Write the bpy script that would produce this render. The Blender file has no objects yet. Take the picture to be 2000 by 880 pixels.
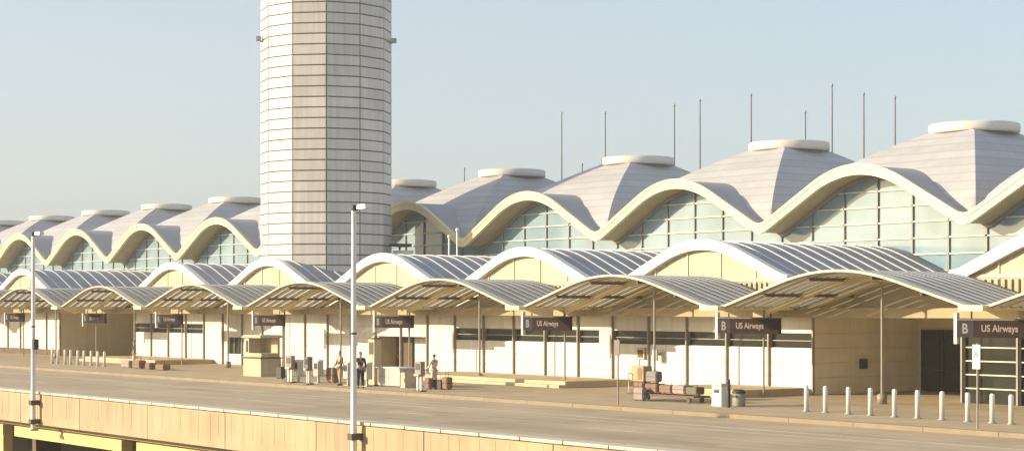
import bpy, bmesh, math, random
from mathutils import Vector, Matrix
random.seed(7)
S = bpy.context.scene
COL = S.collection
PI = math.pi
rad = math.radians
# ------------------------------------------------------------------ frame
# x runs along the terminal front (to the right), y goes into the building, z up, road surface z = 0
B = 13.7                       # one structural bay
ALPHA = 37.0
CA, SA = math.cos(rad(ALPHA)), math.sin(rad(ALPHA))
F = 3560.0
EYE = 4.0
XV = 1000 - F * math.tan(rad(ALPHA))
KX = F / CA ** 2
TA = math.tan(rad(ALPHA))

def along(px, D):              # distance along the front of something seen at column px, standing D from the viewer's line
    return D * (KX / (px - XV) - TA)

def spot(px, D, z=0.0):
    return Vector((-along(px, D), D, z))

def bayx(k):                   # x of the middle of bay k
    return -(4.6 + k) * B

# ------------------------------------------------------------------ materials
MATS = {}
def mat(name, c, rough=0.6, var=0.10, scale=1.5, metal=0.0, bump=0.0, streak=0.0, sdir=(2.2, 2.2, .12), island=0.0, spec=0.5, dirt=None):
    if name in MATS: return MATS[name]
    m = bpy.data.materials.new(name); m.use_nodes = True
    nt = m.node_tree; N = nt.nodes; L = nt.links
    p = N['Principled BSDF']
    p.inputs['Roughness'].default_value = rough
    p.inputs['Metallic'].default_value = metal
    p.inputs['Specular IOR Level'].default_value = spec
    tc = N.new('ShaderNodeTexCoord')
    n1 = N.new('ShaderNodeTexNoise'); n1.inputs['Scale'].default_value = scale; n1.inputs['Detail'].default_value = 6
    L.new(tc.outputs['Object'], n1.inputs['Vector'])
    r1 = N.new('ShaderNodeMapRange'); r1.inputs['From Min'].default_value = .3; r1.inputs['From Max'].default_value = .7
    r1.inputs['To Min'].default_value = 1 - var; r1.inputs['To Max'].default_value = 1 + var
    L.new(n1.outputs['Fac'], r1.inputs['Value'])
    fac = r1.outputs['Result']
    if streak:
        mp = N.new('ShaderNodeMapping'); mp.inputs['Scale'].default_value = sdir
        L.new(tc.outputs['Object'], mp.inputs['Vector'])
        n2 = N.new('ShaderNodeTexNoise'); n2.inputs['Scale'].default_value = 1.6; n2.inputs['Detail'].default_value = 5
        L.new(mp.outputs['Vector'], n2.inputs['Vector'])
        r2 = N.new('ShaderNodeMapRange'); r2.inputs['From Min'].default_value = .35; r2.inputs['From Max'].default_value = .7
        r2.inputs['To Min'].default_value = 1 + streak * .4; r2.inputs['To Max'].default_value = 1 - streak
        L.new(n2.outputs['Fac'], r2.inputs['Value'])
        mu = N.new('ShaderNodeMath'); mu.operation = 'MULTIPLY'
        L.new(fac, mu.inputs[0]); L.new(r2.outputs['Result'], mu.inputs[1]); fac = mu.outputs[0]
    if island:                      # every separate panel its own tone
        ge = N.new('ShaderNodeNewGeometry'); r4 = N.new('ShaderNodeMapRange')
        r4.inputs['To Min'].default_value = 1 - island; r4.inputs['To Max'].default_value = 1 + island * .6
        L.new(ge.outputs['Random Per Island'], r4.inputs['Value'])
        m4 = N.new('ShaderNodeMath'); m4.operation = 'MULTIPLY'
        L.new(fac, m4.inputs[0]); L.new(r4.outputs['Result'], m4.inputs[1]); fac = m4.outputs[0]
    mx = N.new('ShaderNodeMix'); mx.data_type = 'RGBA'; mx.blend_type = 'MULTIPLY'
    mx.inputs['Factor'].default_value = 1
    mx.inputs['A'].default_value = (*c, 1)
    L.new(fac, mx.inputs['B'])
    L.new(mx.outputs['Result'], p.inputs['Base Color'])
    if bump:
        bp = N.new('ShaderNodeBump'); bp.inputs['Strength'].default_value = bump; bp.inputs['Distance'].default_value = .02
        n3 = N.new('ShaderNodeTexNoise'); n3.inputs['Scale'].default_value = scale * 12; n3.inputs['Detail'].default_value = 4
        L.new(tc.outputs['Object'], n3.inputs['Vector']); L.new(n3.outputs['Fac'], bp.inputs['Height'])
        L.new(bp.outputs['Normal'], p.inputs['Normal'])
    MATS[name] = m
    return m

def seam_mat(name, c, line, rough, period, width, var=.08, streak=0.0, metal=0.0):
    """metal sheet with sheet seams; the mesh carries the sheet coordinate in the attribute 'seam'"""
    m = mat(name, c, rough, var, .6, metal, streak=streak)
    nt = m.node_tree; N = nt.nodes; L = nt.links; p = N['Principled BSDF']
    old = p.inputs['Base Color'].links[0].from_socket
    at = N.new('ShaderNodeAttribute'); at.attribute_name = 'seam'
    d = N.new('ShaderNodeMath'); d.operation = 'DIVIDE'; d.inputs[1].default_value = period
    fr = N.new('ShaderNodeMath'); fr.operation = 'FRACT'
    lt = N.new('ShaderNodeMath'); lt.operation = 'LESS_THAN'; lt.inputs[1].default_value = width / period
    L.new(at.outputs['Fac'], d.inputs[0]); L.new(d.outputs[0], fr.inputs[0]); L.new(fr.outputs[0], lt.inputs[0])
    # every sheet a slightly different tone
    fl = N.new('ShaderNodeMath'); fl.operation = 'FLOOR'; L.new(d.outputs[0], fl.inputs[0])
    wn = N.new('ShaderNodeTexWhiteNoise'); wn.noise_dimensions = '1D'; L.new(fl.outputs[0], wn.inputs['W'])
    rr = N.new('ShaderNodeMapRange'); rr.inputs['To Min'].default_value = .95; rr.inputs['To Max'].default_value = 1.05
    L.new(wn.outputs['Value'], rr.inputs['Value'])
    m2 = N.new('ShaderNodeMix'); m2.data_type = 'RGBA'; m2.blend_type = 'MULTIPLY'; m2.inputs['Factor'].default_value = 1
    L.new(old, m2.inputs['A']); L.new(rr.outputs['Result'], m2.inputs['B'])
    mx = N.new('ShaderNodeMix'); mx.data_type = 'RGBA'
    L.new(lt.outputs[0], mx.inputs['Factor']); L.new(m2.outputs['Result'], mx.inputs['A']); mx.inputs['B'].default_value = (*line, 1)
    L.new(mx.outputs['Result'], p.inputs['Base Color'])
    return m

def glass_mat(name, tint, refl, rough=.06):
    """window pane: reflects the sky, with an opaque matt tint; panes vary a little"""
    m = bpy.data.materials.new(name); m.use_nodes = True
    nt = m.node_tree; N = nt.nodes; L = nt.links; N.remove(N['Principled BSDF'])
    out = N['Material Output']
    d = N.new('ShaderNodeBsdfDiffuse'); g = N.new('ShaderNodeBsdfGlossy'); g.inputs['Roughness'].default_value = rough
    tc = N.new('ShaderNodeTexCoord'); no = N.new('ShaderNodeTexNoise'); no.inputs['Scale'].default_value = .35; no.inputs['Detail'].default_value = 3
    L.new(tc.outputs['Object'], no.inputs['Vector'])
    ra = N.new('ShaderNodeValToRGB')
    ra.color_ramp.elements[0].position = .3; ra.color_ramp.elements[1].position = .7
    ra.color_ramp.elements[0].color = (*[v * .8 for v in tint], 1); ra.color_ramp.elements[1].color = (*[min(1, v * 1.15) for v in tint], 1)
    L.new(no.outputs['Fac'], ra.inputs['Fac']); L.new(ra.outputs['Color'], d.inputs['Color'])
    g.inputs['Color'].default_value = (.93, .97, .95, 1)
    mx = N.new('ShaderNodeMixShader'); mx.inputs['Fac'].default_value = refl
    L.new(d.outputs[0], mx.inputs[1]); L.new(g.outputs[0], mx.inputs[2]); L.new(mx.outputs[0], out.inputs['Surface'])
    return m

def clear_mat(name):
    """clear roof glazing: mostly see-through, some sky reflection"""
    m = bpy.data.materials.new(name); m.use_nodes = True
    nt = m.node_tree; N = nt.nodes; L = nt.links; N.remove(N['Principled BSDF'])
    out = N['Material Output']
    tt = N.new('ShaderNodeBsdfTransparent'); tt.inputs['Color'].default_value = (.68, .69, .66, 1)
    tl = N.new('ShaderNodeBsdfTranslucent'); tl.inputs['Color'].default_value = (.80, .77, .66, 1)
    t = N.new('ShaderNodeMixShader'); t.inputs['Fac'].default_value = .5
    L.new(tt.outputs[0], t.inputs[1]); L.new(tl.outputs[0], t.inputs[2])
    g = N.new('ShaderNodeBsdfGlossy'); g.inputs['Roughness'].default_value = .1; g.inputs['Color'].default_value = (.9, .95, 1, 1)
    tc = N.new('ShaderNodeTexCoord'); no = N.new('ShaderNodeTexNoise'); no.inputs['Scale'].default_value = 1.5
    L.new(tc.outputs['Object'], no.inputs['Vector'])
    r = N.new('ShaderNodeMapRange'); r.inputs['To Min'].default_value = .03; r.inputs['To Max'].default_value = .08
    L.new(no.outputs['Fac'], r.inputs['Value'])
    mx = N.new('ShaderNodeMixShader'); L.new(r.outputs['Result'], mx.inputs['Fac'])
    L.new(t.outputs[0], mx.inputs[1]); L.new(g.outputs[0], mx.inputs[2]); L.new(mx.outputs[0], out.inputs['Surface'])
    return m

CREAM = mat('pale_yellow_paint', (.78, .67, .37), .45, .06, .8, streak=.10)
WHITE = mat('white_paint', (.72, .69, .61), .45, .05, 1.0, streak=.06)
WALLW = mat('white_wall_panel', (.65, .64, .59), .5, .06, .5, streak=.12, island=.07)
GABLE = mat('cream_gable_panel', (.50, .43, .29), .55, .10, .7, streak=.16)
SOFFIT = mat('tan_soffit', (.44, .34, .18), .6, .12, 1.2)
ROOF = seam_mat('sheet_metal_roof', (.45, .44, .435), (.36, .35, .345), .55, .45, .06, streak=.05)
LROOF = mat('blue_grey_roof', (.28, .295, .325), .65, .12, .9, streak=.1)
CROOF = mat('canopy_top_metal', (.33, .36, .38), .45, .12, .9, streak=.1)
RIBW = mat('white_roof_rib', (.58, .56, .53), .5, .06, 1)
MONI = mat('skylight_rim', (.66, .62, .55), .5, .08, 1)
GLASS = glass_mat('hall_glass', (.235, .335, .385), .06, .10)
DGLASS = glass_mat('dark_glass', (.028, .028, .020), .05, .08)
MULL = mat('grey_mullion', (.27, .25, .205), .5, .1, 2)
TRANSOM = mat('light_transom', (.60, .57, .44), .5, .05, 2)
TOWERP = mat('tower_cladding', (.65, .61, .55), .55, .06, .35, streak=.13, island=.09)
TOWERJ = mat('tower_joint', (.21, .17, .135), .8, .1, 3)
CONC = mat('tan_concrete', (.42, .325, .195), .85, .16, .5, bump=.25, streak=.13)
COPING = mat('pale_coping', (.52, .47, .39), .7, .12, 1.1, bump=.15)
YBEAM = mat('yellow_beam', (.66, .53, .19), .6, .08, 1.0, streak=.1)
BROWN = mat('brown_column', (.12, .08, .05), .8, .15, 1.5)
ASPH = mat('road_surface', (.42, .325, .205), .9, .15, .25, bump=.3, streak=.15, sdir=(.035, 1.3, 1))
PAVE = mat('pavement', (.42, .325, .195), .9, .12, .6, bump=.2)
KERB = mat('kerb_stone', (.27, .215, .135), .85, .1, 1)
LINE = mat('lane_paint', (.66, .60, .48), .8, .22, 1.2)
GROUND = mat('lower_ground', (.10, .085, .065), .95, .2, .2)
DARK = mat('dark_metal', (.035, .03, .026), .5, .15, 3)
POLE = mat('white_pole', (.78, .74, .68), .4, .05, 2)
GALV = mat('grey_galvanised', (.35, .36, .37), .45, .1, 3, metal=.3)
SIGNB = mat('brown_sign_face', (.024, .013, .010), .9, .12, 2, spec=.12)
SIGNI = mat('blue_black_icon_panel', (.03, .03, .04), .85, .1, 2, spec=.12)
LETTER = mat('pale_lettering', (.15, .12, .11), .6, .05, 4)
CANSTR = mat('slat_top_sky_tone', (.20, .225, .25), .6, .1, 1.2)  # blue-grey top layer: shade and sky reflection put into the colour
CANRIB = mat('canopy_yellow_rib', (.64, .52, .24), .5, .08, 1.5)
CLEAR = clear_mat('clear_canopy_strip')
TRIM = mat('cream_trim', (.55, .50, .38), .5, .06, 1.5)
UNDER = mat('tan_slat_underside', (.60, .50, .31), .6, .1, 1.5)
OLIVE = mat('olive_beam', (.34, .27, .14), .6, .12, 1.5)
BACKP = mat('canopy_back_panel', (.50, .41, .24), .6, .1, 1.2)
COLM = mat('grey_column', (.27, .24, .19), .5, .1, 2)
RETW = mat('olive_cream_return_panel', (.80, .73, .55), .6, .06, 1.2, streak=.06)
BEIGE = mat('beige_panel', (.50, .41, .26), .6, .1, 1.5, streak=.1)
GREYP = mat('pale_grey_laminate', (.48, .45, .39), .5, .08, 2)

# ------------------------------------------------------------------ mesh collector
class MB:
    def __init__(self): self.v = []; self.f = []; self.sm = []; self.att = {}
    def add(self, vs, fs, smooth=False):
        o = len(self.v); self.v += [tuple(x) for x in vs]
        for f in fs: self.f.append(tuple(i + o for i in f)); self.sm.append(smooth)
        return o
    def box(self, x0, x1, y0, y1, z0, z1):
        x0, x1 = sorted((x0, x1)); y0, y1 = sorted((y0, y1)); z0, z1 = sorted((z0, z1))
        vs = [(x0,y0,z0),(x1,y0,z0),(x1,y1,z0),(x0,y1,z0),(x0,y0,z1),(x1,y0,z1),(x1,y1,z1),(x0,y1,z1)]
        self.add(vs, [(0,3,2,1),(4,5,6,7),(0,1,5,4),(1,2,6,5),(2,3,7,6),(3,0,4,7)])
    def cbox(self, c, s, rz=0.0, taper=1.0):
        hx, hy, hz = s[0]/2, s[1]/2, s[2]/2
        vs = []
        for z, k in ((-hz, 1), (hz, taper)):
            for x, y in ((-hx,-hy),(hx,-hy),(hx,hy),(-hx,hy)):
                x2, y2 = x*k, y*k
                vs.append((c[0]+x2*math.cos(rz)-y2*math.sin(rz), c[1]+x2*math.sin(rz)+y2*math.cos(rz), c[2]+z))
        self.add(vs, [(0,3,2,1),(4,5,6,7),(0,1,5,4),(1,2,6,5),(2,3,7,6),(3,0,4,7)])
    def tube(self, pts, r, n=8, caps=True):
        pts = [Vector(p) for p in pts]
        rs = r if isinstance(r, (list, tuple)) else [r]*len(pts)
        rings = []
        for i, p in enumerate(pts):
            d = (pts[min(i+1, len(pts)-1)] - pts[max(i-1, 0)]).normalized()
            a = Vector((0,0,1)) if abs(d.z) < .9 else Vector((1,0,0))
            u = d.cross(a).normalized(); w = d.cross(u)
            rings.append([p + (u*math.cos(2*PI*j/n) + w*math.sin(2*PI*j/n))*rs[i] for j in range(n)])
        vs = [q for rg in rings for q in rg]; fs = []
        for i in range(len(pts)-1):
            for j in range(n):
                fs.append((i*n+j, i*n+(j+1)%n, (i+1)*n+(j+1)%n, (i+1)*n+j))
        self.add(vs, fs, n > 6)
        if caps:
            self.add(rings[0], [tuple(range(n))]); self.add(rings[-1], [tuple(range(n))][::-1])
    def lathe(self, c, prof, n=24, smooth=True):
        vs = []; fs = []
        for (r, z) in prof:
            for j in range(n): vs.append((c[0]+r*math.cos(2*PI*j/n), c[1]+r*math.sin(2*PI*j/n), c[2]+z))
        for i in range(len(prof)-1):
            for j in range(n): fs.append((i*n+j, i*n+(j+1)%n, (i+1)*n+(j+1)%n, (i+1)*n+j))
        fs.append(tuple(range(n))[::-1]); fs.append(tuple((len(prof)-1)*n+j for j in range(n)))
        self.add(vs, fs, smooth)
    def sweep(self, prof, y0, y1, dz0, dz1):
        """solid band following the curve prof [(x,z)], from y0 to y1, from z+dz0 to z+dz1"""
        n = len(prof); vs = []
        for (x, z) in prof: vs += [(x,y0,z+dz0),(x,y1,z+dz0),(x,y1,z+dz1),(x,y0,z+dz1)]
        fs = []
        for i in range(n-1):
            a, b = i*4, i*4+4
            for q in range(4):
                fs.append((a+q, a+(q+1)%4, b+(q+1)%4, b+q))
        fs += [(0,1,2,3), ((n-1)*4+3,(n-1)*4+2,(n-1)*4+1,(n-1)*4)]
        self.add(vs, fs)
    def build(self, name, m, parent=None, shift=None):
        me = bpy.data.meshes.new(name)
        off = Vector(shift) if shift is not None else (Vector(parent_loc(parent)) if parent is not None else Vector((0,0,0)))
        me.from_pydata([Vector(v) - off for v in self.v], [], self.f)
        me.update()
        bm = bmesh.new(); bm.from_mesh(me); bmesh.ops.recalc_face_normals(bm, faces=bm.faces); bm.to_mesh(me); bm.free()
        for p, s in zip(me.polygons, self.sm): p.use_smooth = s
        if self.att:
            a = me.attributes.new('seam', 'FLOAT', 'POINT')
            for i in range(len(self.v)): a.data[i].value = self.att.get(i, 0.0)
        me.materials.append(m)
        o = bpy.data.objects.new(name, me); COL.objects.link(o)
        if parent is not None: o.parent = parent
        return o

def parent_loc(o):
    p = Vector((0,0,0))
    while o is not None:
        p += o.location; o = o.parent
    return p

def thing(name, label, cat, loc=(0,0,0), rz=0.0, group=None):
    o = bpy.data.objects.new(name, None); COL.objects.link(o)
    o.empty_display_size = .3
    o.location = loc; o.rotation_euler = (0,0,rz)
    o['label'] = label; o['category'] = cat
    if group: o['group'] = group
    return o
def tag(o, label, cat, group=None):
    o['label'] = label; o['category'] = cat
    if group: o['group'] = group
    return o
def struct(o): o['kind'] = 'structure'; return o
KIDS = {}
def kids(o): return [c for c in COL.objects if c.parent == o]
def copy_tree(o, parent=None):
    c = o.copy(); COL.objects.link(c)
    if parent is not None: c.parent = parent
    for ch in kids(o): copy_tree(ch, c)
    return c
def dup(o, loc, label, rz=None):
    c = copy_tree(o); c.location = loc; c['label'] = label
    if rz is not None: c.rotation_euler = (0,0,rz)
    return c

# ------------------------------------------------------------------ setting
X0, X1 = -360, 60
g = MB(); g.add([(-3000,-3000,-6.3),(3000,-3000,-6.3),(3000,3000,-6.3),(-3000,3000,-6.3)], [(0,1,2,3)]); struct(g.build('ground', GROUND))
g = MB(); g.box(X0, X1, 26.15, 46.0, -.36, 0.0); struct(g.build('road_deck', ASPH))
g = MB(); g.box(X0, X1, 46.32, 92, -.36, .15); struct(g.build('pavement', PAVE))
g = MB()
x = X0
while x < X1:
    g.box(x, x+2.98, 46.0, 46.30, -.1, .155); x += 3.0
struct(g.build('kerb', KERB))
g = MB()
for D, dash in ((30.9, 0), (34.7, 1), (38.5, 1), (42.4, 0)):
    x = X0 + 1
    while x < X1:
        L_ = 3.0 if dash else 9.9
        g.add([(x,D-.06,.004),(x+L_,D-.06,.004),(x+L_,D+.06,.004),(x,D+.06,.004)], [(0,1,2,3)])
        x += 12.0 if dash else 10.0
struct(g.build('lane_markings', LINE))
# worn and patched strips of the carriageway
PATCH = mat('patched_asphalt', (.35, .275, .185), .92, .14, .5, bump=.3)
PATCH2 = mat('worn_asphalt', (.46, .37, .25), .92, .14, .5, bump=.3)
for mm, rng_ in ((PATCH, 3), (PATCH2, 11)):
    g = MB(); rr = random.Random(rng_)
    for i in range(16):
        x = rr.uniform(-130, -12); D = rr.choice((32.4, 33.6, 36.2, 37.1, 40.1, 44.2)) + rr.uniform(-.4, .4)
        if mm is PATCH2: D += .95
        w = rr.uniform(.18, .34); l = rr.uniform(6, 30)
        zz = (.0012 if mm is PATCH else .0028) + i*.00008
        g.add([(x,D-w,zz),(x+l,D-w*.9,zz),(x+l,D+w,zz),(x,D+w*.8,zz)], [(0,1,2,3)])
    struct(g.build('road_patches', mm))
# supports under the deck
g = MB(); g.box(X0, X1, 46.5, 46.9, -6.3, -.37)
tag(g.build('retaining_wall', GROUND), 'dark wall at the back of the lower road under the deck', 'wall')

# parapet: panels with joints, coping
pw = thing('parapet_wall', 'tan concrete parapet wall with pale coping along the road edge', 'wall', (-70, 25.8, 0))
pan = MB(); cop = MB(); core = MB()
core.box(X0, X1, 25.70, 26.0, -.10, .88)
x = X0
rr = random.Random(5)
while x < X1:
    w = 5.2
    pan.box(x+.02, x+w-.02, 25.58, 25.70, -.16, .905)
    # shallow upright form ribs in the cast face
    for i in range(8):
        xx = x + .35 + i*.63 + rr.uniform(-.12, .12)
        pan.box(xx, xx+.05, 25.5745, 25.581, .0+rr.uniform(0,.25), .86)
    x += w
x = X0
while x < X1:
    w = 1.6
    cop.box(x+.02, x+w-.03, 25.54, 26.06, .935, 1.01)
    cop.box(x+.25, x+w-.25, 25.66, 25.9, .88, .935)
    x += w
core.build('wall_core', BROWN, pw); pan.build('panels', CONC, pw); cop.build('coping', COPING, pw)

# pale precast frames on the lower level below the parapet
def lower_frame(xr, first):
    t_ = thing('lower_frame', first, 'frame', (xr, 26.35, -6.3), 0, 'yellow portal frames of the lower level')
    m = MB(); m.box(xr-9.3, xr, 26.2, 26.6, -.80, -.42); m.build('beam', YBEAM, t_)
    m = MB(); m.box(xr-.68, xr+.0, 26.215, 26.585, -6.3, -.803); m.build('post', YBEAM, t_)
    m = MB(); m.box(xr-9.3, xr-8.95, 26.9, 27.3, -6.3, -.365); m.build('rear_post', BROWN, t_)
    return t_
fx0 = -along(237, 26.2)
labs = ['yellow portal frame under the parapet, cut by the bottom edge at left', 'yellow portal frame below the parapet, right of a brown gap',
        'yellow portal frame whose post shows at the left picture edge']
for i, lb in ((0, labs[0]), (1, labs[1]), (-1, labs[2])):
    lower_frame(fx0 + i*10.45, lb)
for i in (-2, 2, 3):
    pass
# columns in the gaps
for i, lb in ((-1, 'brown column in the gap left of the yellow portal frame'), (0, 'brown column in the gap between two yellow portal frames')):
    xx = fx0 + i*10.45 + .55
    m = MB(); m.box(xx-.45, xx+.45, 27.35, 28.1, -6.3, -.37); m.box(xx-.55, xx+.55, 27.3, 28.2, -.75, -.371)
    tag(m.build('deck_column', BROWN, None), lb, 'column', 'brown columns under the road deck')

# ------------------------------------------------------------------ roof curves
def P(s):                       # 0 at the crest, 1 at the valley
    a = 1/.666
    s = min(1.0, abs(s))
    if s <= .45: return a*s*s
    if s <= .93: return a*(.2025 + .9*(s-.45))
    k = .9*a; d = s-.93
    return a*(.2025+.432) + k*d - k*d*d/(2*.07)
NQ = 40
# ------------------------------------------------------------------ main hall (domed bays)
ZV, ZC, ZM = 8.40, 11.15, 13.55
PH, PE = 5.75, .60           # height and fullness of the hipped bay roof
YF, OV, HV = 69.3, .75, 8.4              # front edge of the roof and depth of its eave vault
YG = 70.9                       # glass
YC = YF + OV + HV              # dome centre
A = lambda q: ZV + (ZC-ZV)*(1-P(2*q))
hall = thing('terminal_hall', 'large terminal hall with a wave of domed metal roofs over a glass wall', 'building', (bayx(2), YF, 0))
def hall_bay(xc):
    qs = [-.5 + i/NQ for i in range(NQ+1)]
    prof = [(xc + q*B, A(q)) for q in qs]
    m = MB()
    # eave vault (top skin) running back into the front slope of the hipped bay roof
    H = B/2; RT_ = 1.5
    pyr = lambda r: ZV + PH*max(0, 1-r)**PE            # r: 1 at the bay edge, 0 at the middle
    vs = []; fs = []
    rin = [1 - (max(0, A(q)-ZV)/PH)**(1/PE) for q in qs]
    ys = [(YF+.1, YC - r*HV) for r in rin]
    for (x, z), (ya_, yb_) in zip(prof, ys):
        for y in (ya_, yb_):
            m.att[len(m.v)+len(vs)] = .5; vs.append((x, y, z))
    for i in range(NQ): fs.append((2*i, 2*i+2, 2*i+3, 2*i+1))
    m.add(vs, fs, True)
    def face(vs, fs):
        for n_, v in enumerate(vs): m.att[len(m.v)+n_] = v[2] + 20
        m.add(vs, fs, True)
    vs = []; fs = []; NS = 12
    for q, r0 in zip(qs, rin):
        r1 = min(r0, max(abs(q)*2, RT_/H))
        for j in range(NS+1):
            r = r0 + (r1-r0)*j/NS
            vs.append((xc+q*B, YC-r*HV, pyr(r) if j else A(q)))
    for i in range(NQ):
        for j in range(NS): fs.append((i*(NS+1)+j, (i+1)*(NS+1)+j, (i+1)*(NS+1)+j+1, i*(NS+1)+j+1))
    face(vs, fs)
    for side in (0, 1, 2):
        vs = []; fs = []
        for j in range(NS+1):
            r = 1 + (RT_/H - 1)*j/NS
            for e_ in (-1, 1):
                u_, v_ = {0: (r*H, e_*r*H), 1: (-r*H, e_*r*H), 2: (e_*r*H, r*H)}[side]
                if v_ < 0: v_ *= HV/H
                vs.append((xc+u_, YC+v_, pyr(r)))
        for j in range(NS): fs.append((2*j, 2*j+1, 2*j+3, 2*j+2))
        face(vs, fs)
    vault = m.build('roof_vault', ROOF, hall)
    m = MB(); m.sweep(prof, YF-.12, YF+.10, -.46, .07); m.sweep(prof, YF-.17, YF-.121, -.10, .10)
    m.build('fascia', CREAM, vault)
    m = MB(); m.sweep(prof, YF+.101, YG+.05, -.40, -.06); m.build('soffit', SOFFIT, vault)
    m = MB(); c = (xc, YC, 0)
    m.lathe(c, [(2.05, ZM-1.3), (2.05, ZM-.26)], 32); d = m.build('skylight_drum', MULL, vault)
    m = MB(); m.lathe(c, [(2.1, ZM-.30), (2.36, ZM-.27), (2.40, ZM-.20), (2.40, ZM+.16), (2.33, ZM+.22), (1.9, ZM+.23), (1.86, ZM+.27), (.9, ZM+.34), (.02, ZM+.36)], 40)
    m.build('skylight_cap', MONI, vault)
    # glass wall
    m = MB(); vs = []; fs = []
    for (x, z) in prof: vs += [(x, YG, 4.2), (x, YG, z-.3)]
    for i in range(NQ): fs.append((2*i, 2*i+2, 2*i+3, 2*i+1))
    m.add(vs, fs); gw = m.build('glass_wall', GLASS, hall)
    m = MB()
    for i in range(7):
        q = -.5 + i/6
        if i == 6: continue
        w = .04 if i else .07
        m.box(xc+q*B-w, xc+q*B+w, YG-.10, YG-.02, 4.2, A(q)-.60)
    m.build('mullion', MULL, gw)
    m = MB(); m.sweep(prof, YG-.14, YG-.005, -.62, -.415); m.build('gap_shade_strip', MULL, gw)  # dark strip standing in for the shadow line between soffit and glass
    m = MB(); z = 5.0
    while z < ZC - .5:
        # extent of the arch at this height
        inside = [q for q in qs if A(q)-.45 > z]
        if inside:
            runs = []; st = inside[0]; pv = st
            for q in inside[1:]:
                if q - pv > 1.5/NQ: runs.append((st, pv)); st = q
                pv = q
            runs.append((st, pv))
            for a_, b_ in runs:
                if b_ > a_: m.box(xc+a_*B, xc+b_*B, YG-.10, YG-.012, z-.035, z+.035)
        z += .82
    m.build('transom', TRANSOM, gw)
    m = MB(); m.box(xc-B/2+.002, xc+B/2-.002, YC+B/2-.3, YC+B/2, -6.3, ZV-.05); vs = [(x, YC+B/2-.02, ZV-.1) for x, z in prof] + [(x, YC+B/2-.02, z) for x, z in prof]
    m.add(vs, [(i, i+1, NQ+2+i, NQ+1+i) for i in range(NQ)])
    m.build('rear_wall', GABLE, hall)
for k in range(-3, 11): hall_bay(bayx(k))
m = MB(); xa, xb = bayx(10)-B/2, bayx(-3)+B/2
for xx in (xa-.15, xb+.05): m.box(xx, xx+.1, YG, YC+B/2-.32, -6.3, ZV-.2)
m.build('end_wall', GABLE, hall)
# roof-level services right of the tower
u = thing('rooftop_unit', 'small white rooftop unit beside the control tower foot', 'vent unit', spot(786, 66.5, 6.3))
lx = u.location.x
m = MB(); m.box(lx-.55, lx+.55, 66.1, 67.0, 6.3, 7.75); m.build('casing', WHITE, u)
m = MB(); m.box(lx-.75, lx+.2, 65.9, 67.1, 8.0, 8.2); m.box(lx-.3, lx-.2, 66.4, 66.5, 7.75, 8.0); m.build('hood', DARK, u)
for px, top, lb in ((877, 8.5, 'pale vent pipe on the low roof, shorter of two right of the tower'), (893, 8.9, 'pale vent pipe on the low roof, taller of two right of the tower')):
    p_ = spot(px, 66.0)
    m = MB(); m.tube([(p_.x, 66, 5.6), (p_.x, 66, top)], .055, 8); m.lathe((p_.x, 66, top), [(.11, -.12), (.11, .02), (.03, .09)], 10)
    tag(m.build('vent_pipe', POLE), lb, 'pipe', 'vent pipes on the low roof')

# ------------------------------------------------------------------ roadside wing (low arched roofs, white walls)
YW = 59.0                       # wall face
YGB = 58.7                      # gable face
ZS, ZT = 5.36, 7.12
def Lz(q):
    s = abs(q)/.415
    return ZS + (ZT-ZS)*(1-P(s)) if s < 1 else ZS - .10*min(1, (s-1)/.1)
wing = thing('roadside_wing', 'low white wing with arched gables behind the kerb canopies', 'building', (bayx(2), YW, .15))
def wing_bay(xc):
    qs = [-.5 + i/NQ for i in range(NQ+1)]
    prof = [(xc+q*B, Lz(q)) for q in qs]
    m = MB(); m.sweep(prof, YGB+.2, YG-.2, -.25, 0)
    rf = m.build('barrel_roof', LROOF, wing)
    m = MB(); y = YGB + .95
    while y < YG - .5:
        m.sweep([(x, z) for x, z in prof if abs(x-xc) < .43*B], y, y+.09, -.02, .045); y += 1.0
    m.build('roof_ribs', RIBW, rf)
    pr = [(xc+q*B, Lz(q)) for q in [-.415 + .83*i/NQ for i in range(NQ+1)]]
    m = MB(); m.sweep(pr, YGB-.22, YGB+.199, -.42, .09); m.build('fascia', WHITE, rf)
    m = MB(); vs = []; fs = []
    for (x, z) in pr: vs += [(x, YGB+.12, 4.3), (x, YGB+.12, z-.25)]
    for i in range(NQ): fs.append((2*i, 2*i+2, 2*i+3, 2*i+1))
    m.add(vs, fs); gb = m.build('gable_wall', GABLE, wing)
    m = MB()
    for i in range(1, 5):
        q = -.415 + .83*i/5; m.box(xc+q*B-.035, xc+q*B+.035, YGB+.07, YGB+.118, 4.3, Lz(q)-.425)
    m.box(xc-.40*B, xc+.40*B, YGB+.06, YGB+.117, 5.18, 5.32)
    m.build('joint_cover', CREAM, gb)
    m = MB()
    for i in range(26):
        xx = xc - .30*B + i*.60*B/25
        m.box(xx-.05, xx+.05, YGB+.02, YGB+.112, 4.5, 5.12)
    m.build('louvre_band', SOFFIT, gb)
    m = MB(); m.box(xc-B/2+.003, xc-.415*B, YGB-.05, YGB+.19, 4.6, ZS-.1); m.box(xc+.415*B, xc+B/2-.003, YGB-.05, YGB+.19, 4.6, ZS-.1)
    m.build('valley_gutter', LROOF, wing)
GAB = {-1: -42.6, -2: -28.9, -3: -15.2}
for k in range(-3, 11):
    if k != 5: wing_bay(GAB.get(k, bayx(k)))
for xa_, xb_ in ((bayx(0)+B/2, GAB[-1]-B/2), (bayx(5)-B/2, bayx(5)+B/2)):
    m = MB(); m.box(xa_+.004, xb_-.004, YGB+.2, YG-.2, ZS-.35, ZS-.10); m.build('flat_roof', LROOF, wing)
    m = MB(); m.box(xa_+.004, xb_-.004, YGB-.05, YGB+.19, 4.6, ZS-.06); m.build('parapet', GABLE, wing)
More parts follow.
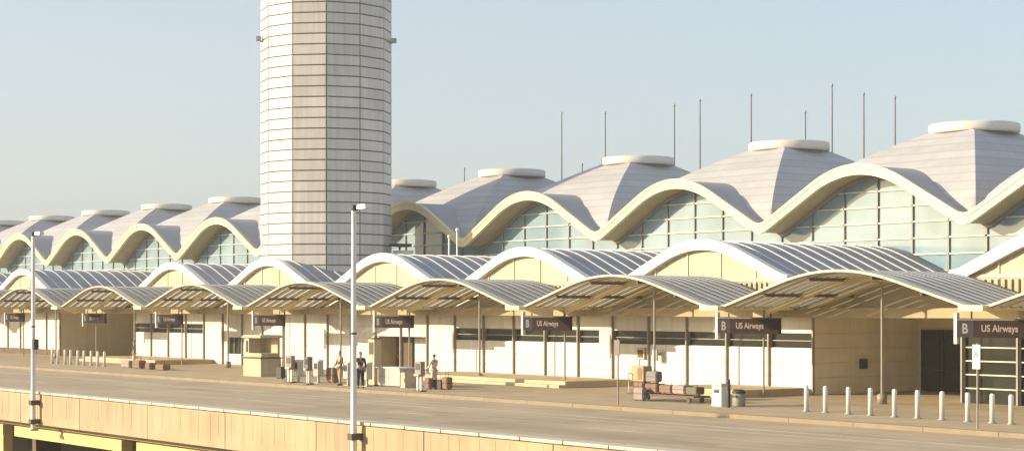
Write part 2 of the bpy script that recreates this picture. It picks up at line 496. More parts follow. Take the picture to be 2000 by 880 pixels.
# front wall in modules of a fifth of a bay
MW = B/5
def tmod(a): return a*B
RECESS = [(3.5, 4.1), (9.1, 10.1)]
CLER = [(4.1, 5.1), (5.1, 6.1), (8.3, 9.1)]
PORTAL = (6.3, 6.7)
GLAZ = (2.7, 3.5)
inr = lambda a, r: r[0]-1e-3 <= a < r[1]-1e-3
def panel_face(m, xl, xr, z0, z1, y):
    """panels separated by open joints in front of a backing wall"""
    lv = [z0] + [z for z in (.9, 1.55, 2.2, 2.85, 3.6, 4.3) if z0 + .05 < z < z1 - .05] + [z1]
    for a_, b_ in zip(lv, lv[1:]):
        m.box(xl+.012, xr-.012, y, y+.06, a_+.012, b_-.012)
a = 1.1
i = 0
while a < 14.05:
    xr, xl = -a*B, -(a+.2)*B
    rec = [r for r in RECESS if inr(a, r)]
    if not rec and not inr(a, PORTAL) and not inr(a, GLAZ):
        cl = [r for r in CLER if inr(a, r)]
        m = MB()
        if cl:
            panel_face(m, xl, xr, .15, 2.2, YW); panel_face(m, xl, xr, 2.85, 4.7, YW)
            m.box(xl, xr, YW+.06, YW+.25, .15, 2.2); m.box(xl, xr, YW+.06, YW+.25, 2.85, 4.75)
            pier = abs(a - 5.1) < .01
            xr2 = xr - (1.1 if pier else .0)
            if pier:
                panel_face(m, xr-1.1, xr, 2.2, 2.85, YW+.002)
        elif inr(a, (7.9, 8.1)):
            m.box(xl, xr, YW+.06, YW+.25, .15, .88); m.box(xl, xr, YW+.06, YW+.25, 2.0, 4.75)
            m.box(xl, xl+.7, YW+.06, YW+.25, .88, 2.0)
            panel_face(m, xl, xr, .15, .88, YW); panel_face(m, xl, xr, 2.0, 4.7, YW); panel_face(m, xl, xl+.7, .88, 2.0, YW)
        else:
            panel_face(m, xl, xr, .15, 4.7, YW); m.box(xl, xr, YW+.06, YW+.25, .15, 4.75)
        w = m.build('wall_panel', WALLW, wing)
        if cl:
            m = MB(); m.box(xl+.06, xr2-.06, YW+.14, YW+.2, 2.2, 2.85); wn = m.build('clerestory_window', DGLASS, wing)
            m = MB(); m.box(xl, xl+.06, YW+.04, YW+.2, 2.2, 2.85); m.box(xr2-.06, xr2, YW+.04, YW+.2, 2.2, 2.85); m.box(xl+.06, xr2-.06, YW+.06, YW+.139, 2.5, 2.54); m.build('frame', MULL, wn)
        if inr(a, (7.9, 8.1)):
            m = MB(); m.box(xl+.7, xr, YW+.16, YW+.2, .88, 2.0); wn = m.build('window', DGLASS, wing)
            m = MB()
            for q in (0, .33, .66, 1):
                xx = xl+.73 + (MW-.76)*q; m.box(xx-.03, xx+.03, YW+.08, YW+.158, .88, 2.0)
            m.build('frame', MULL, wn)
    m = MB()
    if not rec or inr(a, (rec[0][0], rec[0][0]+.05)):
        m.box(xr-.04, xr+.04, YW-.12, YW-.003, .15, 4.72); m.build('mullion', MULL, wing)
    a = round(a + .2, 4); i += 1
# recesses
for (a0, a1) in RECESS:
    xl, xr = -a1*B, -a0*B
    dp = 6.8
    m = MB()
    # left return wall (faces right), right return wall, back
    for z0, z1 in zip((.15, .9, 1.55, 2.2, 2.85, 3.6), (.9, 1.55, 2.2, 2.85, 3.6, 4.5)):
        for y0, y1 in ((YW+.01, YW+2.3), (YW+2.3, YW+4.6), (YW+4.6, YW+dp)):
            m.box(xl-.05, xl+.012, y0+.012, y1-.012, z0+.014, z1-.014)
    m.build('return_wall', RETW, wing)
    if a0 < 5:
        m = MB(); m.box(xl+.013, xl+.16, YW+2.9, YW+3.3, 1.25, 1.7); m.build('wall_box', DARK, wing)
    m = MB(); m.box(xl-.25, xl-.05, YW+.26, YW+dp+.3, .15, 4.75); m.box(xr+.02, xr+.22, YW+.26, YW+dp+.3, .15, 4.75)
    m.box(xl-.05, xr+.02, YW+dp+.1, YW+dp+.3, .15, 4.75); m.box(xl-.05, xr+.02, YW+.3, YW+dp+.1, 4.55, 4.75)
    m.build('recess_wall', RETW, wing)
    m = MB(); m.box(xl-.04, xr+.01, YW+.02, YW+.28, 3.55, 4.75); m.build('lintel', RETW, wing)
    for q in range(3):
        x0_ = xl + .3 + q*((xr-xl-.5)/3); x1_ = x0_ + (xr-xl-.5)/3 - .1
        m = MB(); m.box(x0_+.08, x1_-.08, YW+dp+.02, YW+dp+.06, .16, 2.9); d = m.build('entrance_door', DGLASS, wing)
        m = MB()
        for xx in (x0_, (x0_+x1_)/2-.03, x1_-.08): m.box(xx, xx+.08, YW+dp-.05, YW+dp+.019, .16, 2.98)
        m.box(x0_+.08, x1_-.08, YW+dp-.05, YW+dp+.018, 2.9, 2.98); m.box(x0_+.08, x1_-.08, YW+dp-.04, YW+dp+.018, 1.1, 1.16); m.build('frame', DARK, d)
# service portal, shallow, lintel above
xl, xr = -PORTAL[1]*B, -PORTAL[0]*B
m = MB(); panel_face(m, xl, xr, 2.3, 4.7, YW); m.box(xl, xr, YW+.06, YW+.25, 2.3, 4.75); m.build('wall_panel', WALLW, wing)
m = MB(); panel_face(m, xl+2.0, xr, .15, 2.3, YW+1.4); m.box(xl, xr, YW+1.46, YW+1.6, .15, 2.5); m.box(xr, xr+.1, YW+.26, YW+1.46, .15, 2.5); m.build('recess_back', WALLW, wing)
m = MB(); m.box(xl+.02, xl+.3, YW+.02, YW+1.3, .15, 2.28); m.box(xl-.1, xl, YW+.26, YW+1.6, .15, 2.5); m.build('portal_jamb', BEIGE, wing)
m = MB(); m.box(xl+.32, xl+1.98, YW+1.25, YW+1.4, .15, 2.25); d = m.build('service_door', BROWN, wing)
m = MB(); m.box(xl+.5, xl+.62, YW+1.2, YW+1.249, 1.0, 1.2); m.build('handle', GALV, d)
m = MB(); m.box(xl+.31, xr, YW+.27, YW+1.24, 2.3, 2.42); m.build('portal_soffit', BROWN, wing)
# glazed shopfront stretch at the right
xl, xr = -GLAZ[1]*B, -GLAZ[0]*B
m = MB(); panel_face(m, xl, xr, 3.1, 4.7, YW); m.box(xl, xr, YW+.06, YW+.25, 3.1, 4.75); m.build('wall_panel', WALLW, wing)
for q in range(4):
    x0_, x1_ = xl + q*MW, xl + (q+1)*MW
    m = MB(); m.box(x0_+.04, x1_-.04, YW+.10, YW+.14, .15, 3.1); w = m.build('display_window', DGLASS, wing)
    m = MB(); m.box(x0_-.04, x0_+.04, YW, YW+.16, .15, 3.1)
    for z in (.75, 1.3, 1.85, 2.4, 2.95): m.box(x0_+.04, x1_-.04, YW+.02, YW+.099, z-.025, z+.025)
    m.build('frame', TRANSOM, w)
m = MB(); m.box(-14.05*B, -10.12*B, YW-.08, YW-.002, .15, .62); m.build('low_dark_band', BROWN, wing)  # low dark brown band along the foot of the far left wall
STEP = mat('tan_step', (.56, .44, .27), .85, .1, 1.0, streak=.12)
for a0, a1 in ((4.12, 4.52), (4.98, 6.05), (8.2, 9.05)):
    m = MB(); m.box(-a1*B, -a0*B, 54.6, YW-.13, .155, .46); m.box(-a1*B-.02, -a0*B+.02, 54.2, 54.6, .155, .30); m.build('raised_step', STEP, wing)
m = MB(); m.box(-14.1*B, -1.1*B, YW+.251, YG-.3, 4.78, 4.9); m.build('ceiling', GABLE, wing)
for px, py0, lb in ((1255, 1.75, 0), (1289, 1.75, 1)):
    p_ = spot(px, YW)
    m = MB(); m.box(p_.x-.28, p_.x+.28, YW-.14, YW-.002, py0-.28, py0+.28) if lb == 0 else (m.box(p_.x-.05, p_.x+.05, YW-.3, YW-.002, py0-.05, py0+.05), m.box(p_.x-.1, p_.x+.22, YW-.42, YW-.3, py0-.32, py0+.22))
    o = m.build('wall_box' if lb == 0 else 'wall_lamp', BEIGE if lb == 0 else GALV, wing)
    if lb == 0:
        m = MB(); m.box(p_.x-.18, p_.x+.18, YW-.16, YW-.141, py0-.18, py0+.18); m.build('cover', BROWN, o)

# ------------------------------------------------------------------ kerb canopies
YK0, YK1 = 53.0, 58.55
KV, KC = 4.02, 5.44
Cz = lambda q: KV + (KC-KV)*(1-P(2*q*1.03))
CANLAB = {
 -2: 'striped arched kerb canopy just beyond the right picture edge',
 -1: 'striped arched kerb canopy cut off by the right picture edge',
 0: 'striped arched kerb canopy over the shaded entrance behind the long bollard row',
 1: 'striped arched kerb canopy above the luggage pile and round bins',
 2: 'striped arched kerb canopy directly right of the near tall lamp post',
 3: 'striped arched kerb canopy in front of the control tower foot',
 4: 'striped arched kerb canopy above the wall with four small high windows, left of the tower',
 5: 'striped arched kerb canopy over the far shaded entrance with short bollards',
 6: 'striped arched kerb canopy at the left lamp post, cut by the left picture edge',
 7: 'striped arched kerb canopy hidden past the left picture edge',
 8: 'last striped arched kerb canopy far past the left picture edge'}
def make_canopy():
    t_ = thing('kerb_canopy', '', 'canopy', (0, YK0, 4.0), 0, 'arched canopies along the kerb')
    off = Vector((0, YK0, 4.0))
    n = 36
    prof = [(q*B, Cz(q)) for q in [-.485 + .97*i/n for i in range(n+1)]]
    per = (YK1-YK0-.12)/10
    sl = MB(); tr = MB()
    for j in range(10):
        y = YK0 + .12 + j*per
        sl.sweep(prof, y, y+per*.5, -.06, .03)
        # thin translucent sheet between the slats
        tr.add([(x_, yy_, z_-.01) for x_, z_ in prof for yy_ in (y+per*.5, y+per)], [(2*i, 2*i+2, 2*i+3, 2*i+1) for i in range(n)])
    un = MB()
    for j in range(10):
        y = YK0 + .12 + j*per
        un.sweep(prof, y+.02, y+per*.5-.02, -.085, -.061)
    un.build('slat_underside', UNDER, t_)
    s_ = sl.build('slatted_shell', CANSTR, t_); tr.build('glass_strips', CLEAR, t_)
    m = MB(); m.sweep(prof, YK0-.04, YK0+.119, -.05, .045); m.sweep(prof, YK0+.119, YK0+.46, .031, .045); m.build('edge_trim', TRIM, t_)
    for yy, lo in ((YK0+2.3, .26), (YK0+4.4, .26)):
        # tied ribs: flatter arcs under the shell
        pr = [(q*B, Cz(q)-lo-.10*abs(q)) for q in [-.44 + .88*i/n for i in range(n+1)]]
        m = MB(); m.sweep(pr, yy-.09, yy+.09, -.13, .08); m.build('arch_rib', CANRIB, t_)
    for q in (-.30, -.12, .12, .30):
        m = MB(); m.box(q*B-.06, q*B+.06, YK0+.2, YK1-.07, Cz(q)-.25, Cz(q)-.12); m.build('purlin', BROWN, t_)
    m = MB(); m.box(-B/2+.02, B/2-.02, YK1-1.35, YK1-1.05, 3.58, 3.98); m.build('header_beam', OLIVE, t_)
    m = MB(); m.box(-B/2+.02, B/2-.02, YK1-1.04, YK1+.38, 3.80, 3.95); m.build('ceiling', OLIVE, t_)
    m = MB(); vs = []
    for (x, z) in prof: vs += [(x, YK1-.06, 3.96), (x, YK1-.06, z-.07)]
    m.add(vs, [(2*i, 2*i+2, 2*i+3, 2*i+1) for i in range(n)]); m.build('back_panel', BACKP, t_)
    # gutter along the left valley with its short bracket
    m = MB(); m.box(-B/2-.55, -B/2+.55, YK0-.35, YK1, KV-.14, KV+.06); m.build('gutter', CREAM, t_)
    m = MB()
    m.add([(-B/2+.15, YK0+.3, 3.88), (-B/2+.15, YK0+1.9, 3.88), (-B/2+.15, YK0+1.9, 3.58), (-B/2+.15, YK0+1.3, 3.58),
           (-B/2+.35, YK0+.3, 3.88), (-B/2+.35, YK0+1.9, 3.88), (-B/2+.35, YK0+1.9, 3.58), (-B/2+.35, YK0+1.3, 3.58)],
          [(0,1,2,3),(7,6,5,4),(0,4,5,1),(1,5,6,2),(2,6,7,3),(3,7,4,0)])
    m.build('bracket', CREAM, t_)
    m = MB(); m.tube([(0, 55.7, .15), (0, 55.7, KC-.05)], .055, 10); m.lathe((0, 55.7, .15), [(.2, 0), (.2, .36), (.1, .42)], 14); m.build('column', COLM, t_)
    m = MB(); m.tube([(-B/2, 55.9, .15), (-B/2, 55.9, KV-.12)], .045, 10); m.build('valley_column', COLM, t_)
    return t_
can0 = make_canopy()
for k in range(-2, 9):
    lx = -(4.6+k-1)*B
    if k == -2: can0.location.x = lx; can0['label'] = CANLAB[k]
    else: dup(can0, (lx, YK0, 4.0), CANLAB[k])

# ------------------------------------------------------------------ hanging signs
def text_mesh(txt, size, m, name, parent, loc, bold=.0):
    cu = bpy.data.curves.new('lettering', 'FONT'); cu.body = txt; cu.size = size; cu.extrude = .006; cu.offset = bold
    cu.align_x = 'LEFT'; cu.align_y = 'CENTER'
    ob = bpy.data.objects.new('lettering', cu); COL.objects.link(ob)
    dg = bpy.context.evaluated_depsgraph_get(); me = bpy.data.meshes.new_from_object(ob.evaluated_get(dg))
    bpy.data.objects.remove(ob); bpy.data.curves.remove(cu)
    me.transform(Matrix.Rotation(PI/2, 4, 'X'))
    me.materials.clear(); me.materials.append(m)
    o = bpy.data.objects.new(name, me); COL.objects.link(o); o.parent = parent; o.location = loc
    return o
SW, SH = 4.25, .64
def make_sign():
    t_ = thing('hanging_sign', '', 'sign', (0, 55.3, 2.88), 0, 'dark brown signs hung under the canopies')
    m = MB(); m.box(-SW/2+.78, SW/2-.55, 55.22, 55.38, 2.88, 2.88+SH); bd = m.build('board', SIGNB, t_)
    m = MB(); m.box(-SW/2, SW/2-.52, 55.20, 55.40, 2.88+SH, 2.93+SH); m.build('top_rail', DARK, t_)
    m = MB(); m.box(-SW/2, -SW/2+.775, 55.21, 55.39, 2.88, 2.88+SH); ic = m.build('icon_panel', SIGNI, t_)
    text_mesh('B', .52, LETTER, 'letter', ic, (-SW/2+.22, -.095, .31), .014)
    text_mesh('US Airways', .36, LETTER, 'lettering', bd, (-SW/2+1.12, -.085, .33), .008)
    m = MB(); m.box(-SW/2-.18, -SW/2-.04, 55.22, 55.38, 2.62, 3.80); m.build('end_post', WHITE, t_)
    for sx in (-1, 1):
        m = MB(); m.tube([(sx*SW*.3-.25, 55.3, 2.9+SH), (sx*SW*.3-.25, 55.3, 3.85)], .03, 6); m.build('hanger', DARK, t_)
    return t_
SIGNLAB = ['brown hanging sign cut by the right picture edge, over the dark glazing',
 'brown hanging sign above the round bins, left of the right shaded entrance',
 'brown hanging sign midway along the high dark windows, with white end post',
 'brown hanging sign above the service portal, just right of the near lamp post',
 'brown hanging sign above the beige check-in booth',
 'brown hanging sign over the four small high windows left of the booth',
 'brown hanging sign across the far shaded entrance wall',
 'brown hanging sign at the left lamp post and picture edge']
sg0 = make_sign()
for i, lb in enumerate(SIGNLAB):
    px = (1962, 1472, 1076, 775, 530, 335, 188, 55)[i]
    lx = -along(px, 55.3) + (0 if i else .0)
    if i == 7: lx = -10.1*B
    if i == 0: sg0.location.x = lx - .0; sg0['label'] = lb
    else: dup(sg0, (lx, 55.3, 2.88), lb)

# ------------------------------------------------------------------ control tower
YT = 63.5
tx = -along(637.5, YT); RT = 4.37; TH = 46.0
to_cam = math.atan2(-YT, -tx)      # heading from the tower to the viewer
tow = thing('control_tower', 'tall twelve-sided control tower shaft clad in pale grey panels', 'tower', (tx, YT, 0))
core = MB()
vs = [(tx+(RT-.07)*math.cos(to_cam+j*PI/6), YT+(RT-.07)*math.sin(to_cam+j*PI/6), z) for z in (4.0, TH) for j in range(12)]
core.add(vs, [(j, (j+1)%12, 12+(j+1)%12, 12+j) for j in range(12)] + [tuple(range(12, 24))])
core.build('shaft_core', TOWERJ, tow)
cl = MB(); PITCH = .680
for j in range(12):
    a0, a1 = to_cam + j*PI/6, to_cam + (j+1)*PI/6
    p0 = Vector((math.cos(a0), math.sin(a0), 0))*RT; p1 = Vector((math.cos(a1), math.sin(a1), 0))*RT
    e = (p1-p0).normalized(); nrm = Vector((e.y, -e.x, 0))
    if nrm.dot(p0) < 0: nrm = -nrm
    p0 = p0 + e*.05; p1 = p1 - e*.05
    z = 4.0
    while z < TH - .2:
        jit = random.uniform(-.004, .004)
        q0, q1 = p0 + nrm*jit, p1 + nrm*jit
        z0, z1 = z+.06, z+PITCH-.025
        base = [q0, q1, q1 - nrm*.10, q0 - nrm*.10]
        vv = [(tx+b.x, YT+b.y, z0) for b in base] + [(tx+b.x, YT+b.y, z1) for b in base]
        cl.add(vv, [(0,3,2,1),(4,5,6,7),(0,1,5,4),(1,2,6,5),(2,3,7,6),(3,0,4,7)])
        z += PITCH
cl.build('cladding', TOWERP, tow)
cap = MB(); cap.lathe((tx, YT, TH), [(RT+.02, -.02), (RT+.5, .4), (RT+.5, .9), (RT-.2, 1.0)], 12, False); cap.build('cornice', TOWERP, tow)
for sgn in (-1, 1):
    a_ = to_cam + sgn*rad(82)
    c = (tx+math.cos(a_)*(RT+.16), YT+math.sin(a_)*(RT+.16), 21.8)
    m = MB(); m.cbox(c, (.34, .34, .30), a_); m.tube([(c[0], c[1], c[2]-.1), (tx+math.cos(a_)*(RT-.1), YT+math.sin(a_)*(RT-.1), 21.6)], .05, 6)
    m.build('floodlight', GALV, tow)

# ------------------------------------------------------------------ masts behind the hall
MAST_M = mat('dark_grey_mast', (.2, .2, .205), .6, .1, 2)
MAST = [(907, 330, 'short'), (1097, 222, ''), (1137, 322, 'short'), (1182, 222, ''), (1317, 207, ''), (1367, 197, ''), (1467, 187, ''), (1573, 220, ''), (1625, 168, ''), (1687, 185, ''), (1748, 192, '')]
ordn = ['first', 'second', 'third', 'fourth', 'fifth', 'sixth', 'seventh', 'eighth', 'ninth', 'tenth', 'eleventh']
for i, (px, py, sh) in enumerate(MAST):
    D = 118.0
    p_ = spot(px, D)
    Z = D*SA + (-p_.x)*CA
    top = EYE + (600-py)/(F/Z)
    t_ = thing('roof_mast', ('short ' if sh else 'tall ') + 'thin grey mast behind the hall roof, ' + ordn[i] + ' from the left', 'mast', (p_.x, D, -6.3), 0, 'thin masts behind the terminal roof')
    m = MB(); m.tube([(p_.x, D, -6.3), (p_.x, D, top*.6), (p_.x, D, top)], [.13, .09, .06], 8); m.build('pole', MAST_M, t_)
    m = MB(); m.lathe((p_.x, D, top), [(.10, -.02), (.10, .1), (.03, .22)], 8); m.build('finial', GALV, t_)

# ------------------------------------------------------------------ lamp posts on the parapet
def lamp_post(px, lb, boxz):
    D = 25.36
    p_ = spot(px, D)
    t_ = thing('lamp_post', lb, 'lamp post', (p_.x, D, -.2), 0, 'tall white lamp posts on the road edge')
    x = p_.x
    m = MB(); m.tube([(x, D, -.30), (x, D, 3.0), (x, D, 6.62)], [.085, .075, .062], 14); m.build('pole', POLE, t_)
    for z0 in (.55, -.12):
        m = MB(); m.box(x-.11, x+.11, D-.13, 25.575, z0, z0+.165); m.build('clamp', BROWN, t_)
    m = MB(); m.box(x-.14, x+.14, D-.14, D+.14, -.36, -.30); m.build('base_plate', GALV, t_)
    m = MB(); m.tube([(x, D, 6.55), (x+.20, D+.05, 6.62)], .03, 8); m.cbox((x, D, 6.60), (.15, .15, .14)); arm = m.build('arm', DARK, t_)
    m = MB(); m.cbox((x+.34, D+.08, 6.62), (.34, .20, .12), .2, .85); m.lathe((x+.34, D+.08, 6.53), [(.06, 0), (.09, .04)], 12); m.build('luminaire', WHITE, arm)
    if boxz:
        m = MB(); m.box(x+.07, x+.25, D-.08, D+.10, boxz, boxz+.36); m.build('control_box', DARK, t_)
    m = MB(); m.lathe((x, D, 3.30), [(.078, 0), (.078, .05)], 14); m.build('band', DARK, t_)
lamp_post(691, 'tall white lamp post near the middle, in front of the control tower', 0)
lamp_post(65, 'tall white lamp post at the left with a small dark box on it', 2.52)

# ------------------------------------------------------------------ bollards
def make_bollard():
    t_ = thing('bollard', '', 'bollard', (0, 0, .15), 0, 'white bollards on the pavement')
    m = MB(); m.lathe((0, 0, .15), [(.085, 0), (.085, .90), (.078, .95), (.05, .985)], 16); m.build('post', WHITE, t_)
    m = MB(); m.lathe((0, 0, .15), [(.14, 0), (.14, .03), (.10, .04)], 16); m.build('base_flange', GALV, t_)
    return t_
b0 = None
for row, D, xs in (('right-hand row', 49.4, [1575, 1612, 1657, 1700, 1747, 1792, 1840, 1890, 1938, 1975]), ('far left row', 50.4, [102, 113, 127, 138, 152, 164, 178, 191, 204])):
    for i, px in enumerate(xs):
        p_ = spot(px, D, .15)
        lb = 'white bollard on the pavement, ' + ordn[i] + ' from the left in the ' + row
        if b0 is None:
            b0 = make_bollard()
            # built round the world origin: parts keep local coordinates
            for c in kids(b0):
                pass
            b0.location = p_; b0['label'] = lb
        else:
            dup(b0, p_, lb)

# ------------------------------------------------------------------ kerb sign posts
def sign_post(px, D, z0, z1, w, face, lb, dot):
    p_ = spot(px, D, .15); x = p_.x
    t_ = thing('sign_post', lb, 'road sign', (x, D, .15), 0)
    m = MB(); m.tube([(x, D, .15), (x, D, z1+.05)], .032, 8); m.build('post', MULL, t_)
    m = MB(); m.box(x-w/2, x+w/2, D-.065, D-.033, z0, z1); pl = m.build('plate', face, t_)
    if dot:
        m = MB()
        c = (x, D-.066, z1-.30); n = 20
        ring = [(c[0]+r*math.cos(2*PI*j/n), c[1]-.004, c[2]+r*math.sin(2*PI*j/n)) for r in (.10, .068) for j in range(n)]
        m.add(ring, [(j, (j+1)%n, n+(j+1)%n, n+j) for j in range(n)])
        m.add([(x-.03, D-.071, z1-.34), (x+.03, D-.071, z1-.34), (x+.03, D-.071, z1-.26), (x-.03, D-.071, z1-.26)], [(0,1,2,3)])
        m.build('emblem', DARK, pl)
sign_post(1207, 46.75, 2.1, 2.72, .34, mat('grey_sign_back', (.16, .13, .11), .5, .1, 3), 'slim kerb post carrying a small dark grey plate', False)
sign_post(1909, 46.75, 2.05, 2.82, .30, WHITE, 'slim kerb post with a tall white plate bearing a dark ring', True)

# ------------------------------------------------------------------ booth, counter, totem, bins
p_ = spot(512, 50.6, .15)
t_ = thing('check_in_booth', 'beige check-in booth with overhanging top on the pavement below the tower', 'booth', p_)
x, y = p_.x, p_.y
m = MB(); m.box(x-1.0, x+1.0, y-.65, y+.65, .15, 1.15); m.build('counter_base', BEIGE, t_)
m = MB(); m.box(x-1.06, x+1.06, y-.72, y+.72, 1.152, 1.22); m.build('counter_top', BROWN, t_)
m = MB()
m.box(x-.95, x-.45, y-.6, y+.6, 1.222, 2.3); m.box(x-.45, x+.95, y+.45, y+.6, 1.222, 2.3); m.box(x-.44, x+.96, y-.595, y+.44, 1.23, 1.45); m.build('upper_panel', BEIGE, t_)
m = MB(); m.box(x-.75, x-.55, y-.63, y-.601, 1.5, 2.15); m.build('screen', DARK, t_)
m = MB(); m.add([(x-1.1,y-.75,2.302),(x+1.1,y-.75,2.302),(x+1.1,y+.75,2.302),(x-1.1,y+.75,2.302),(x-1.0,y-.65,2.46),(x+1.0,y-.65,2.46),(x+1.0,y+.65,2.46),(x-1.0,y+.65,2.46)],
      [(0,3,2,1),(4,5,6,7),(0,1,5,4),(1,2,6,5),(2,3,7,6),(3,0,4,7)]); m.build('top_cover', BEIGE, t_)
p_ = spot(773, 48.9, .15)
t_ = thing('baggage_counter', 'pale grey baggage counter on the pavement before the service portal', 'counter', p_)
x, y = p_.x, p_.y
m = MB(); m.box(x-1.0, x+.95, y-.4, y+.4, .22, 1.05); bd = m.build('body', GREYP, t_)
m = MB(); m.box(x-.02, x+.0, y-.412, y-.4005, .25, 1.0); m.box(x-.95, x+.9, y-.408, y-.4005, .62, .64); m.build('panel_joint', MULL, bd)
m = MB(); m.box(x-.94, x+.9, y-.34, y+.34, .15, .218); m.build('kick_plate', DARK, t_)
m = MB(); m.box(x-1.06, x+1.0, y-.47, y+.46, 1.053, 1.11); m.build('worktop', WHITE, t_)
m = MB(); m.box(x+.952, x+1.35, y-.36, y+.38, .15, .88); m.build('side_cabinet', BEIGE, t_)
p_ = spot(732, 48.6, .15)
t_ = thing('kiosk_totem', 'tall brown totem standing between counter and near lamp post', 'totem', p_)
x, y = p_.x, p_.y
m = MB(); m.box(x-.26, x+.26, y-.2, y+.2, .22, 2.45); bd = m.build('body', BEIGE, t_)
m = MB(); m.box(x-.2, x+.2, y-.215, y-.201, 1.7, 2.3); m.build('panel', BROWN, bd)
m = MB(); m.box(x-.32, x+.32, y-.26, y+.26, .15, .22); m.build('foot', DARK, t_)
m = MB(); m.box(x-.29, x+.29, y-.23, y+.23, 2.45, 2.52); m.build('cap', BROWN, t_)
def bin_(px, D, r, h, m1, m2, lb, name, sq):
    p_ = spot(px, D, .15); x, y = p_.x, p_.y
    t_ = thing(name, lb, 'bin', p_)
    m = MB()
    if sq: m.cbox((x, y, .15+h/2), (r*2, r*2, h), .0, .94)
    else: m.lathe((x, y, .15), [(r*.9, 0), (r, .06), (r, h*.55), (r*.96, h)], 20)
    m.build('body', m1, t_)
    m = MB()
    if sq: m.cbox((x, y, .15+h+.05), (r*2.1, r*2.1, .10), 0, .8)
    else: m.lathe((x, y, .15+h), [(r*1.05, 0), (r*1.05, .06), (r*.7, .14), (r*.65, .14)], 20)
    m.build('lid', m2, t_)
    m = MB(); m.box(x-r*.5, x+r*.5, y-r-.012, y-r+.08, .15+h*.66, .15+h*.84); m.build('opening', DARK, t_)
bin_(1409, 49.6, .27, .78, WHITE, COPING, 'pale square litter bin right of the luggage pile', 'litter_bin', True)
bin_(1443, 49.9, .26, .52, MULL, DARK, 'low dark round bin just right of the pale litter bin', 'round_bin', False)
bin_(1423, 49.0, .07, .95, DARK, DARK, 'slim black ash bin standing against the pale litter bin', 'ash_bin', False)

# ------------------------------------------------------------------ news boxes
BAGM_GREY = mat('grey_brown_cabinet', (.26, .22, .185), .6, .08, 3)
BAGM_DK = mat('dark_grey_cabinet', (.15, .145, .13), .6, .08, 3)
def news_box():
    t_ = thing('news_box', '', 'news box', (0, 0, .15), 0, 'news boxes near the kerb')
    m = MB(); m.box(-.21, .21, -.17, .17, .50, 1.24); b_ = m.build('cabinet', GREYP, t_)
    m = MB(); m.box(-.16, .16, -.182, -.171, .86, 1.16); m.build('window', DARK, b_)
    m = MB(); m.box(-.06, .06, -.195, -.171, .74, .78); m.build('handle', GALV, b_)
    m = MB(); m.add([(-.23,-.19,1.242),(.23,-.19,1.242),(.23,.19,1.242),(-.23,.19,1.242),(-.20,-.05,1.34),(.20,-.05,1.34),(.20,.19,1.34),(-.20,.19,1.34)],
        [(0,3,2,1),(4,5,6,7),(0,1,5,4),(1,2,6,5),(2,3,7,6),(3,0,4,7)]); m.build('lid', WHITE, t_)
    m = MB(); m.box(-.05, .05, -.05, .05, .19, .50); m.build('leg', GALV, t_)
    m = MB(); m.box(-.2, .2, -.16, .16, .15, .19); m.build('foot', GALV, t_)
    return t_
nb = None
for px, D, lb in ((583, 47.6, 'pale news box between the grey-brown and the dark grey boxed machines'), (622, 48.2, 'pale news box just right of the dark grey boxed machine'),
                  (680, 47.8, 'pale news box just left of the near lamp post'), (717, 47.9, 'pale news box at the foot of the tall totem')):
    p_ = spot(px, D, .15)
    if nb is None: nb = news_box(); nb.location = p_; nb['label'] = lb
    else: dup(nb, p_, lb)

def pedestal(px, D, m1, lb, rz):
    p_ = spot(px, D, .15)
    t_ = thing('pedestal_terminal', lb, 'self-service machine', p_, rz, 'boxed machines on pale pedestals')
    m = MB(); m.box(-.21, .21, -.13, .13, .70, 1.38); b_ = m.build('cabinet', m1, t_, (0,0,0))
    m = MB(); m.box(-.15, .15, -.142, -.131, 1.0, 1.28); m.build('screen', DARK, b_, (0,0,0))
    m = MB(); m.box(-.17, .17, -.23, -.131, .72, .80); m.build('tray', GREYP, b_, (0,0,0))
    for sx in (-1, 1):
        m = MB(); m.box(sx*.12-.045, sx*.12+.045, -.06, .06, .06, .70); m.build('leg', WHITE, t_, (0,0,0))
    m = MB(); m.box(-.26, .26, -.2, .2, 0, .06); m.build('foot', BROWN, t_, (0,0,0))
pedestal(567, 47.2, BAGM_GREY, 'grey-brown boxed machine on pale legs, nearest the beige booth', .2)
pedestal(603, 46.9, BAGM_DK, 'dark grey boxed machine on pale legs, between two pale news boxes', -.2)
pedestal(820, 47.0, BAGM_GREY, 'grey-brown boxed machine on pale legs, right of the baggage counter', .1)

# ------------------------------------------------------------------ luggage
def suitcase(loc, size, rz, m1, lb, upright=True, group='suitcases and bags on the pavement'):
    t_ = thing('suitcase', lb, 'suitcase', loc, rz, group)
    w, d, h = size
    bm = bmesh.new(); bmesh.ops.create_cube(bm, size=1)
    for v in bm.verts: v.co = Vector((v.co.x*w, v.co.y*d, v.co.z*h + h/2 + .05))
    bmesh.ops.bevel(bm, geom=bm.edges[:], offset=min(w, d, h)*.11, segments=3, affect='EDGES')
    me = bpy.data.meshes.new('shell'); bm.to_mesh(me); bm.free(); me.materials.append(m1)
    o = bpy.data.objects.new('shell', me); COL.objects.link(o); o.parent = t_
    m = MB(); hh = .25 if upright else .06
    m.tube([(-w*.22, 0, h+.03), (-w*.22, 0, h+.05+hh), (w*.22, 0, h+.05+hh), (w*.22, 0, h+.03)], .014, 6)
    m.build('handle', DARK, t_, (0,0,0))
    for sx in (-1, 1):
        m = MB(); m.tube([(sx*w*.36-.02, 0, .04), (sx*w*.36+.02, 0, .04)], .04, 10); m.build('wheel', DARK, t_, (0,0,0))
    m = MB(); m.box(-w*.5-.004, w*.5+.004, -d*.5-.006, d*.5+.006, .05+h*.48, .05+h*.53); m.build('strap', DARK, t_, (0,0,0))
    return t_
